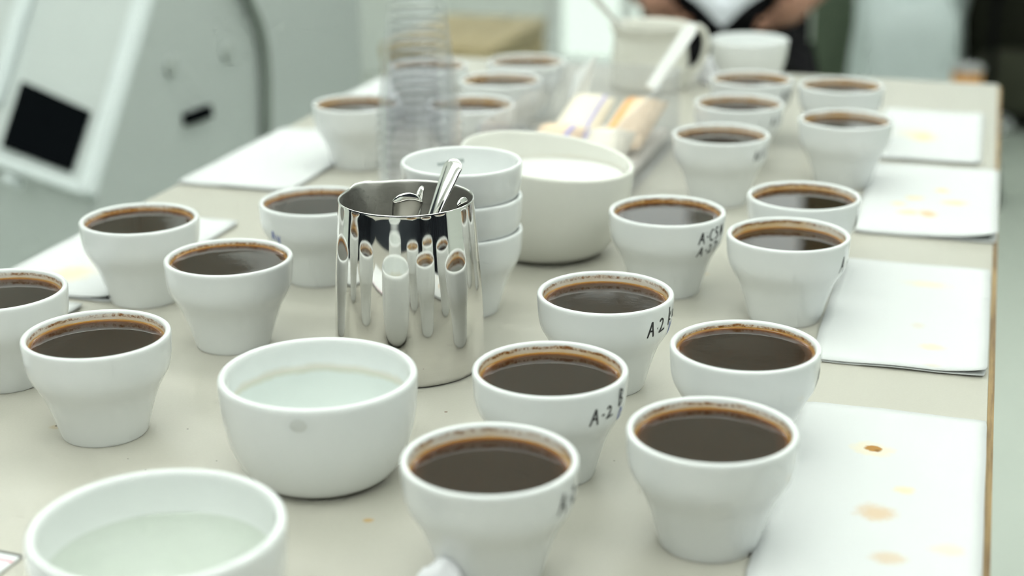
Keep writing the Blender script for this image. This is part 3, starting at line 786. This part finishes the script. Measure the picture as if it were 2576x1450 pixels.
def packet(cx_, cy_, z, w, l, th, tilt, rz, mat, label, stripe=None):
    r = empty('packet', (cx_, cy_, z), rz); tag(r, label, 'packet', 'packets in the acrylic tray')
    r.rotation_euler = (tilt, 0, rz)
    V, F = [], []; nx, ny = 8, 12
    for s_ in (1, 0):
        for j in range(ny + 1):
            for i in range(nx + 1):
                a, b = i / nx * 2 - 1, j / ny * 2 - 1
                puff = th * (1 - a ** 4) * (1 - b ** 6) + .0006
                V.append((a * w / 2, b * l / 2, puff if s_ else 0.0))
    W, n = nx + 1, (nx + 1) * (ny + 1)
    for j in range(ny):
        for i in range(nx):
            q = (j * W + i, j * W + i + 1, (j + 1) * W + i + 1, (j + 1) * W + i); F.append(q); F.append(tuple(n + t for t in reversed(q)))
    ed = list(range(W)) + [j * W + nx for j in range(1, ny + 1)] + [ny * W + i for i in range(nx - 1, -1, -1)] + [j * W for j in range(ny - 1, 0, -1)]
    for k in range(len(ed)): F.append((ed[k], ed[(k + 1) % len(ed)], n + ed[(k + 1) % len(ed)], n + ed[k]))
    link('sachet', mesh('sachet', V, F, mat), r)
    if stripe:
        for (x, wd, mt) in stripe:
            V, F = [], []
            for j in range(13):
                b = j / 12 * 1.9 - .95
                for sx_ in (0, 1):
                    a = x + sx_ * wd; V.append((a * w / 2, b * l / 2, th * (1 - a ** 4) * (1 - b ** 6) + .0012))
                if j: k = len(V); F.append((k - 4, k - 3, k - 1, k - 2))
            link('printed_stripe', mesh('printed_stripe', V, F, M[mt]), r)
    return r
tx, ty = (BX0 + BX1) / 2 + .003, (BY0 + BY1) / 2
packet(tx - .0265, ty - .070, ZT + .032, .047, .125, .012, R_(12), R_(-2), M['peach'], 'peach packet with violet stripe at the near left of the tray', [(.55, .16, 'violet')])
packet(tx + .0265, ty - .070, ZT + .030, .047, .120, .012, R_(14), R_(1.5), M['cream'], 'cream packet with violet stripe at the near right of the tray', [(-.9, .14, 'violet')])
packet(tx - .0265, ty + .070, ZT + .036, .047, .125, .012, R_(8), R_(1.5), M['cream'], 'cream packet at the far left of the tray', [(.6, .12, 'violet')])
packet(tx + .0265, ty + .068, ZT + .034, .047, .125, .012, R_(10), R_(-1.5), M['peach'], 'peach packet with orange dab at the far right of the tray', [(-.6, .3, 'orange')])
M['fill'] = plain('pale paper stack', (0.84, 0.78, 0.70), 0.7)
stk = box('paper_stack', (tx - .050, ty - .145, ZT + BT + .0003), (tx + .050, ty + .145, ZT + .014), M['fill'], None, .003); tag(stk, 'pale stack of filter papers lying at the bottom of the acrylic tray', 'paper stack')
# card corner and white stirrer sticking out of the tray
M['card'] = plain('white card', (0.86, 0.87, 0.84), 0.7, 0, 0.02)
cd = empty('folded_card', (tx - .028, ty + .128, ZT + .031)); tag(cd, 'white folded card standing up at the far left corner of the tray', 'card')
def local(p): return p - cd.location
yA, yU, nY = Vector((0, 1.586, 0)), Vector((0, 1.603, 0)), Vector((0, 1, 0))
pA, pB, pT = (local(on_plane(u, v, yA, nY)) for u, v in ((1434, 252), (1474, 254), (1502, 138))); pU = local(on_plane(1448, 186, yU, nY))
link('card_leaf', prism_me('card_leaf', [pA, pB, pT], (-.0010, .0006, 0), M['card']), cd)
link('card_leaf', prism_me('card_leaf', [pA, pT, pU], (-.0010, .0010, 0), M['card']), cd)
st0, st1 = at(1636, 222, 1.60), at(1746, 60, 1.63)
stv = empty('stirrer', st0); tag(stv, 'flat white stirrer leaning out of the far right of the tray', 'stirrer')
d = st1 - st0; wv_ = Vector((1, 0, 0)); wv_ = (vr - d.normalized() * vr.dot(d.normalized())).normalized()
tv = d.normalized().cross(wv_)
me = prism_me('blade', [-wv_ * .0055 - tv * .001, wv_ * .0055 - tv * .001, wv_ * .0075 - tv * .001 + d * .9, wv_ * .004 - tv * .001 + d, -wv_ * .004 - tv * .001 + d, -wv_ * .0075 - tv * .001 + d * .9], tv * .002, M['card'], .0004)
link('blade', me, stv)
# far pitcher with spoon
M['enamel'] = plain('cream enamel', (0.74, 0.735, 0.66), 0.22, 0, 0.03)
FX, FY = -.3890, 1.880
ph = .078
pt = empty('pitcher', (FX, FY, ZT)); tag(pt, 'cream pitcher with loop handle near the far end of the table', 'pitcher')
pr = [(0, .001), (.042, .001), (.045, 0), (.0465, .003)] + spline([(.0465, .003), (.0475, .025), (.0460, .048), (.0445, .062), (.0475, .072), (.0492, ph - .002)], 4)[1:] + [(.0494, ph), (.0482, ph), (.0462, .071), (.0430, .061), (.0445, .046), (.0455, .025), (.043, .005), (0, .004)]
link('pitcher_body', lathe('pitcher_body', pr, M['enamel'], 64), pt)
hp = [vr * .0440 + Vector((0, 0, .066)), vr * .056 + Vector((0, 0, .074)), vr * .066 + Vector((0, 0, .066)), vr * .068 + Vector((0, 0, .048)), vr * .062 + Vector((0, 0, .028)), vr * .0455 + Vector((0, 0, .016))]
hp = spline([tuple(p) for p in hp], 6)
link('handle', tube_me('handle', hp, .0042, M['enamel'], 12), pt)
sp0 = Vector((FX, FY, ZT + .006)) + vr * .026; sp1 = sp0 - vr * .130 + Vector((0, 0, .142))
sr_ = empty('long_spoon', sp0); tag(sr_, 'long grey spoon handle leaning left out of the cream pitcher', 'spoon')
L = sp1 - sp0
link('handle', tube_me('handle', [L * t for t in (.18, .4, .7, 1.0)], [.0028, .003, .0040, .0046], M['steel_in'], 10), sr_)
link('spoon_bowl', lathe('spoon_bowl', [(0, 0), (.010, .003), (.013, .012), (.009, .022), (.003, .030), (0, .031)], M['steel_in'], 20), sr_)

# ------------------------------------------------------------------ big grey machine at the left
M['machine'] = plain('grey-green machine enamel', (0.56, 0.605, 0.588), 0.38, 0, 0.03, 2.0)
M['machine_lt'] = plain('pale grey machine rail', (0.70, 0.76, 0.76), 0.35, 0, 0.02, 4.0)
M['black'] = plain('black glass panel', (0.004, 0.005, 0.006), 0.6, 0, 0.06, 30, 0, 0.0)
M['rubber'] = plain('grey rubber hose', (0.19, 0.22, 0.19), 0.5)
XM = -1.20
nS = Vector((1, 0, 0)); pS = Vector((XM, 0, 0))
A = on_plane(240, 492, pS, nS); B = on_plane(385, 0, pS, nS)
slope = (B - A) / (B.z - A.z)
Btop = A + slope * (1.55 - A.z)
YB = on_plane(910, 100, pS, nS).y
ev = Vector((-.837, .547, 0)).normalized()
prof = [Vector((XM, A.y, 0.02)), A, Btop, Vector((XM, YB, 1.55)), Vector((XM, YB, .02))]
org = Vector((XM, A.y, 0))
mc = empty('grey_machine', org); tag(mc, 'large pale grey machine with sloping front door standing left of the table', 'machine')
link('machine_body', prism_me('machine_body', [p - org for p in prof], ev * .62, M['machine'], .008), mc)
link('plinth', prism_me('plinth', [Vector((0, .03, 0)), Vector((0, YB - A.y - .03, 0)), Vector((0, YB - A.y - .03, .02)), Vector((0, .03, .02))], ev * .58, M['rubber']), mc)
nF = (B - A).cross(ev).normalized()
if nF.dot(O_ - A) < 0: nF = -nF
def fr_quad(px, depth, mat, nm, base=0.001):
    q = [on_plane(u, v, A, nF) - org + nF * base for u, v in px]
    return link(nm, prism_me(nm, q, nF * depth, mat, min(.004, depth * .3)), mc)
fr_quad([(222, 500), (246, 500), (470, -260), (440, -260)], .022, M['machine_lt'], 'frame_rail')
fr_quad([(-12, 255), (8, 268), (172, -290), (145, -290)], .018, M['machine_lt'], 'frame_rail')
fr_quad([(-60, 372), (-66, 402), (236, 506), (246, 480)], .022, M['machine_lt'], 'frame_rail')
fr_quad([(62, 207), (232, 283), (182, 436), (10, 372)], .006, M['black'], 'control_window')
fr_quad([(50, 455), (64, 460), (58, 480), (44, 475)], .03, M['machine_lt'], 'door_latch')
q = [on_plane(u, v, pS, nS) - org + nS * .001 for u, v in ((455, 287), (522, 263), (526, 293), (460, 316))]
link('handle_recess', prism_me('handle_recess', q, nS * .008, M['black'], .002), mc)
hp = [on_plane(u, v, pS, nS) - org + nS * .014 for u, v in ((540, -130), (575, -60), (605, 0), (630, 55), (644, 110), (650, 165), (652, 230), (652, 300), (652, 400), (650, 520))]
link('hose', tube_me('hose', spline([tuple(p) for p in hp], 5), .0085, M['rubber'], 14), mc)
M['machine_dk'] = plain('dull grey cap', (0.44, 0.48, 0.455), 0.5)
for (u, v) in ((425, 165), (568, 130)):
    c_ = on_plane(u, v, pS, nS) - org
    link('cap', tube_me('cap', [c_, c_ + nS * .006, c_ + nS * .008], [.016, .016, .012], M['machine_dk'], 24), mc)

# ------------------------------------------------------------------ wooden bench beyond the table
M['bench'] = mat_wood('light pine', (0.46, 0.36, 0.19), (0.60, 0.49, 0.28), 6.0)
bz = 0.47
br = on_z(1236, 126, bz); bk = on_z(1366, 44, bz); bl = on_z(922, 128, bz)
bn = empty('wooden_bench', ((br.x + bl.x) / 2, (br.y + bk.y) / 2, 0)); tag(bn, 'light wooden bench standing on the floor beyond the table', 'bench')
bw, bd = (br.x - bl.x) / 2, abs(bk.y - br.y) / 2
for k in range(3):
    x0_ = -bw + k * (2 * bw / 3)
    link('seat_plank', box_me('seat_plank', (x0_ + .002, -bd, bz - .035), (x0_ + 2 * bw / 3 - .002, bd, bz), M['bench'], .004), bn)
for s in (-1, 1):
    link('end_apron', box_me('end_apron', (-bw + .02, s * (bd - .03) - .011, bz - .12), (bw - .02, s * (bd - .03) + .011, bz - .035), M['bench']), bn)
    link('side_apron', box_me('side_apron', (s * (bw - .02) - .011, -bd + .05, bz - .12), (s * (bw - .02) + .011, bd - .05, bz - .035), M['bench']), bn)
    for t in (-1, 1):
        link('leg', box_me('leg', (s * (bw - .03) - .024, t * (bd - .03) - .024, 0), (s * (bw - .03) + .024, t * (bd - .03) + .024, bz - .035), M['bench'], .003), bn)

# ------------------------------------------------------------------ seated person with a booklet
M['skin'] = plain('warm brown skin', (0.34, 0.17, 0.11), 0.5, 0, 0.08, 20)
M['black_cloth'] = plain('black cloth', (0.007, 0.007, 0.0075), 0.9, 0, 0.2, 40, 0.3, 0.05)
M['grey_cloth'] = plain('charcoal cloth', (0.011, 0.0105, 0.012), 0.9, 0, 0.2, 40, 0.3, 0.05)
M['hair'] = plain('black hair', (0.010, 0.008, 0.007), 0.5, 0, 0.2, 90, 0.4)
def skin_mesh(nm, verts, edges, radii, mat, sub=2):
    me = bpy.data.meshes.new(nm + '_raw'); me.from_pydata(verts, edges, [])
    o = bpy.data.objects.new(nm + '_raw', me); COL.objects.link(o)
    o.modifiers.new('skin', 'SKIN'); o.modifiers.new('sub', 'SUBSURF').levels = sub
    for i, r in enumerate(radii):
        r = r if isinstance(r, tuple) else (r, r); me.skin_vertices[0].data[i].radius = r
    me.skin_vertices[0].data[0].use_root = True
    dg = bpy.context.evaluated_depsgraph_get()
    out = bpy.data.meshes.new_from_object(o.evaluated_get(dg)); out.name = nm
    bpy.data.objects.remove(o); out.materials.clear(); out.materials.append(mat)
    out.polygons.foreach_set('use_smooth', [True] * len(out.polygons)); return out
pp = at(1822, 60, 3.62); back = Vector((-ray(1822, 60).x, -ray(1822, 60).y, 0)).normalized()
prz = math.atan2(back.y, back.x) + math.pi / 2            # local -Y faces the camera
per = empty('person', (pp.x, pp.y, 0), prz); tag(per, 'person in black clothes seated beyond the table, holding an open white booklet', 'person')
V, E, Rr = [], [], []
def jv(p, r, par=None):
    V.append(p); Rr.append(r)
    if par is not None: E.append((par, len(V) - 1))
    return len(V) - 1
pel = jv((0, .02, .53), (.15, .11)); sp1_ = jv((0, .04, .72), (.14, .10), pel); sp2 = jv((0, .03, .93), (.16, .11), sp1_); nk0 = jv((0, .0, 1.06), (.06, .06), sp2)
nk = jv((0, -.01, 1.11), (.052, .055), nk0); hd = jv((0, -.035, 1.20), (.074, .088), nk); hd2 = jv((0, -.045, 1.28), (.074, .090), hd); jv((0, -.035, 1.335), (.05, .06), hd2)
for s in (-1, 1):
    h_ = jv((s * .10, -.03, .53), .088, pel); k_ = jv((s * .13, -.43, .53), .062, h_); an = jv((s * .12, -.40, .11), .040, k_); he = jv((s * .12, -.42, .05), .042, an); jv((s * .13, -.58, .035), .034, he)
    sh_ = jv((s * .17, .02, .99), .055, sp2); el = jv((s * .24, -.05, .75), .042, sh_); fa = jv((s * .19, -.20, .715), .037, el); wr = jv((s * .145, -.335, .685), (.027, .024), fa)
    pm = jv((s * .122, -.385, .684), (.036, .018), wr)
    for q, (dx, ln) in enumerate(((-.012, .062), (.004, .070), (.018, .066), (.032, .054))):
        zf = .692 - dx * .9; xf = max(0, zf - .672) * 1.5
        b_ = jv((s * (.098 + xf * .3), -.402 + dx * .2, zf), .0092, pm)
        m_ = jv((s * (.080 + xf * .6), -.418 + dx * .1, zf - .002), .0085, b_); jv((s * (.060 + xf), -.418 + dx * .1, zf - .006), .0075, m_)
    t1 = jv((s * .128, -.360, .712), .0105, pm); jv((s * .118, -.375, .728), .0085, t1)
body = link('body', skin_mesh('body', V, E, Rr, M['skin']), per)
V, E, Rr = [], [], []
pel = jv((0, .02, .53), (.17, .13)); s1 = jv((0, .04, .72), (.16, .12), pel); s2 = jv((0, .03, .94), (.18, .125), s1); jv((0, .0, 1.065), (.07, .07), s2)
for s in (-1, 1):
    sh_ = jv((s * .18, .02, .99), .070, s2); jv((s * .235, -.035, .79), .057, sh_)
link('shirt', skin_mesh('shirt', V, E, Rr, M['black_cloth']), per)
V, E, Rr = [], [], []
pel = jv((0, .02, .53), (.165, .12))
for s in (-1, 1):
    h_ = jv((s * .10, -.03, .535), .100, pel); k_ = jv((s * .13, -.435, .535), .078, h_); jv((s * .122, -.405, .12), .062, k_)
link('trousers', skin_mesh('trousers', V, E, Rr, M['grey_cloth']), per)
# apron across the lap
AP, AF = [], []
for j in range(9):
    for i in range(9):
        a, b = i / 4 - 1, j / 8
        AP.append((a * .20, -.10 - b * .40, .645 - .020 * abs(a) ** 3 * 4 - .02 * b + .010 * math.sin(a * 7)))
        if i and j: n = len(AP); AF.append((n - 1, n - 2, n - 11, n - 10))
ap = link('apron', mesh('apron', AP, AF, M['black_cloth']), per); sm = ap.modifiers.new('thick', 'SOLIDIFY'); sm.thickness = .006
for s in (-1, 1):
    sh_o = lathe('shoe', [(0, 0), (.046, 0), (.052, .02), (.046, .06), (.03, .09), (0, .092)], M['black'], 24, lambda v, i: Vector((v.x * .95, v.y * 2.5 - .04 - (.03 if v.z < .05 else -.06), v.z)))
    link('shoe', sh_o, per, (s * .125, -.46, 0))
hair = lathe('hair', [(.088, 1.20), (.094, 1.26), (.092, 1.31), (.075, 1.36), (.04, 1.385), (0, 1.392)], M['hair'], 32, lambda v, i: Vector((v.x * .98, v.y * 1.12 - .02, v.z + (.045 if v.y < -.03 and v.z < 1.29 else 0))))
link('hair', hair, per)
M['eye'] = plain('dark eye', (0.02, 0.015, 0.012), 0.2)
for s in (-1, 1):
    link('eye', lathe('eye', [(0, -.009), (.007, -.005), (.009, 0), (.007, .005), (0, .009)], M['eye'], 16), per, (s * .030, -.122, 1.245))
    link('ear', lathe('ear', [(0, -.028), (.012, -.018), (.016, 0), (.014, .018), (0, .028)], M['skin'], 16, lambda v, i: Vector((v.x * .5, v.y, v.z))), per, (s * .078, -.035, 1.24))
link('nose', lathe('nose', [(.014, 0), (.011, .015), (.006, .035), (0, .045)], M['skin'], 16), per, (0, -.130, 1.205))
link('mouth', tube_me('mouth', [(-.022, -.122, 1.172), (0, -.130, 1.174), (.022, -.122, 1.172)], .0045, M['skin'], 8), per)
# chair
M['chair'] = plain('dark chair plastic', (0.03, 0.03, 0.032), 0.5)
ch = empty('chair', (pp.x, pp.y, 0), prz); tag(ch, 'dark chair under the seated person', 'chair')
link('seat', box_me('seat', (-.21, -.20, .375), (.21, .22, .405), M['chair'], .01), ch)
link('backrest', box_me('backrest', (-.20, .235, .60), (.20, .255, .90), M['chair'], .008), ch)
for sx in (-1, 1):
    link('leg', tube_me('leg', [(sx * .19, -.18, 0), (sx * .18, -.17, .376)], .013, M['leg'], 12), ch)
    link('leg', tube_me('leg', [(sx * .19, .24, 0), (sx * .19, .228, .42), (sx * .19, .236, .86)], .013, M['leg'], 12), ch)
# open booklet, pages splayed in a V
bkl = empty('booklet', per.matrix_basis @ Vector((-.004, -.430, .660)), prz); tag(bkl, 'open white booklet held in the seated person\'s hands', 'booklet')
M['page'] = plain('white page', (0.80, 0.83, 0.88), 0.7, 0, 0.02)
for s in (-1, 1):
    c_ = [(0, 0), (.014, .012), (.030, .030), (.052, .050), (.085, .072), (.125, .088)]
    t_ = [.018, .020, .018, .014, .010, .006]
    poly = [Vector((s * x, 0, z)) for x, z in c_] + [Vector((s * (x - t * .9 * (x > 0)), 0, z + t)) for (x, z), t in reversed(list(zip(c_, t_)))]
    link('page_block', prism_me('page_block', poly, (0, .20, .03), M['page']), bkl)

# ------------------------------------------------------------------ white sacks, dark rucksack, orange tub by the far wall
M['sack'] = plain('white woven sack', (0.66, 0.74, 0.74), 0.6, 0, 0.08, 12, 0.5)
def sack(p, sx, sy, sz, seed, label, rz=0.0, z0=0.0):
    bm = bmesh.new(); bmesh.ops.create_cube(bm, size=2)
    bmesh.ops.subdivide_edges(bm, edges=list(bm.edges), cuts=9, use_grid_fill=True)
    for v in bm.verts:
        c = v.co.copy(); q = Vector((math.copysign(abs(c.x) ** .8, c.x), math.copysign(abs(c.y) ** .8, c.y), c.z))
        rr = max(1e-6, (abs(c.x) ** 5 + abs(c.y) ** 5 + abs(c.z) ** 5) ** .2); q = c / rr
        w = .07 * noise.noise(c * 1.6 + Vector((seed, 0, 0))) + .04 * noise.noise(c * 4 + Vector((0, seed, 0)))
        q *= 1 + w
        v.co = Vector((q.x * sx, q.y * sy, (max(-.96, q.z) + .96) * sz * .5))
    me = bpy.data.meshes.new('sack'); bm.to_mesh(me); bm.free(); me.materials.append(M['sack'])
    me.polygons.foreach_set('use_smooth', [True] * len(me.polygons))
    r = empty('sack', (p.x, p.y, z0), rz); tag(r, label, 'sack', 'white sacks by the far wall'); link('sack_body', me, r)
    link('tied_neck', lathe('tied_neck', [(.03, -.02), (.022, .01), (.035, .05), (.05, .075), (.02, .07), (0, .06)], M['sack'], 20, lambda v, i: Vector((v.x, v.y, v.z + .006 * math.sin(5 * math.atan2(v.y, v.x))))), r, (0, 0, sz * .97))
    return r
p = at(2272, 150, 4.75); sack(p, .148, .16, .52, 2.0, 'lower white sack standing on the floor by the green post', 0.2)
M['rucksack'] = plain('dark olive cloth', (0.016, 0.017, 0.011), 0.9, 0, 0.35, 9, 0.4, 0.1)
M['olive'] = plain('faded olive cloth', (0.055, 0.057, 0.040), 0.9, 0, 0.3, 14, 0.4, 0.1)
p2 = at(2285, 60, 5.13); sack(p2, .155, .15, .74, 6.0, 'taller white sack leaning behind the lower one', -0.3)
p = at(2582, 160, 5.22)
rk = empty('rucksack', (p.x, p.y, 0), R_(-8)); tag(rk, 'dark olive rucksack slumped on the floor at upper right', 'rucksack')
def blob(nm, lo, hi, mat, seed, par, amp=.06):
    bm = bmesh.new(); bmesh.ops.create_cube(bm, size=2)
    bmesh.ops.subdivide_edges(bm, edges=list(bm.edges), cuts=7, use_grid_fill=True)
    for v in bm.verts:
        c = v.co.copy(); rr = (abs(c.x) ** 4 + abs(c.y) ** 4 + abs(c.z) ** 4) ** .25; q = c / rr * (1 + amp * noise.noise(c * 2 + Vector((seed, 1, 2))))
        v.co = Vector(((lo[i] + hi[i]) / 2 + q[i] * (hi[i] - lo[i]) / 2 for i in range(3)))
    me = bpy.data.meshes.new(nm); bm.to_mesh(me); bm.free(); me.materials.append(mat)
    me.polygons.foreach_set('use_smooth', [True] * len(me.polygons)); return link(nm, me, par)
blob('main_bag', (-.20, -.11, 0.0), (.20, .11, .56), M['rucksack'], 1, rk)
blob('front_pocket', (-.15, -.17, .06), (.15, -.09, .27), M['olive'], 2, rk)
blob('top_flap', (-.19, -.14, .44), (.19, .10, .585), M['olive'], 3, rk)
for s in (-1, 1):
    link('strap', tube_me('strap', spline([(s * .09, -.145, .50), (s * .09, -.185, .36), (s * .085, -.180, .18), (s * .08, -.13, .05)], 5), .011, M['black_cloth'], 8), rk)
M['tub'] = plain('orange plastic', (0.62, 0.30, 0.08), 0.4)
M['lid'] = plain('grey plastic lid', (0.42, 0.42, 0.42), 0.4)
p = at(2432, 205, 4.2)
zt_ = at(2432, 150, 4.2).z
sz_ = zt_ - .155
so = empty('low_stool', (p.x, p.y, 0)); tag(so, 'low grey stool under the orange tub beyond the table corner', 'stool')
link('seat', lathe('seat', [(0, sz_ - .025), (.125, sz_ - .025), (.130, sz_ - .018), (.130, sz_ - .005), (.125, sz_), (0, sz_)], M['leg'], 40), so)
for k in range(3):
    an_ = k * 2.0944 + .4
    link('leg', tube_me('leg', [(.12 * math.cos(an_), .12 * math.sin(an_), 0), (.08 * math.cos(an_), .08 * math.sin(an_), sz_ - .02)], .011, M['leg'], 10), so)
tb_ = empty('orange_tub', (p.x, p.y, sz_)); tag(tb_, 'round orange tub with grey lid just beyond the table corner', 'tub')
link('tub_body', lathe('tub_body', [(0, 0), (.034, 0), (.037, .006), (.040, .129), (.038, .129), (0, .127)], M['tub'], 32), tb_)
link('lid', lathe('lid', [(0, 0), (.042, 0), (.043, .008), (.036, .016), (.015, .020), (0, .021)], M['lid'], 32), tb_, (0, 0, .129))
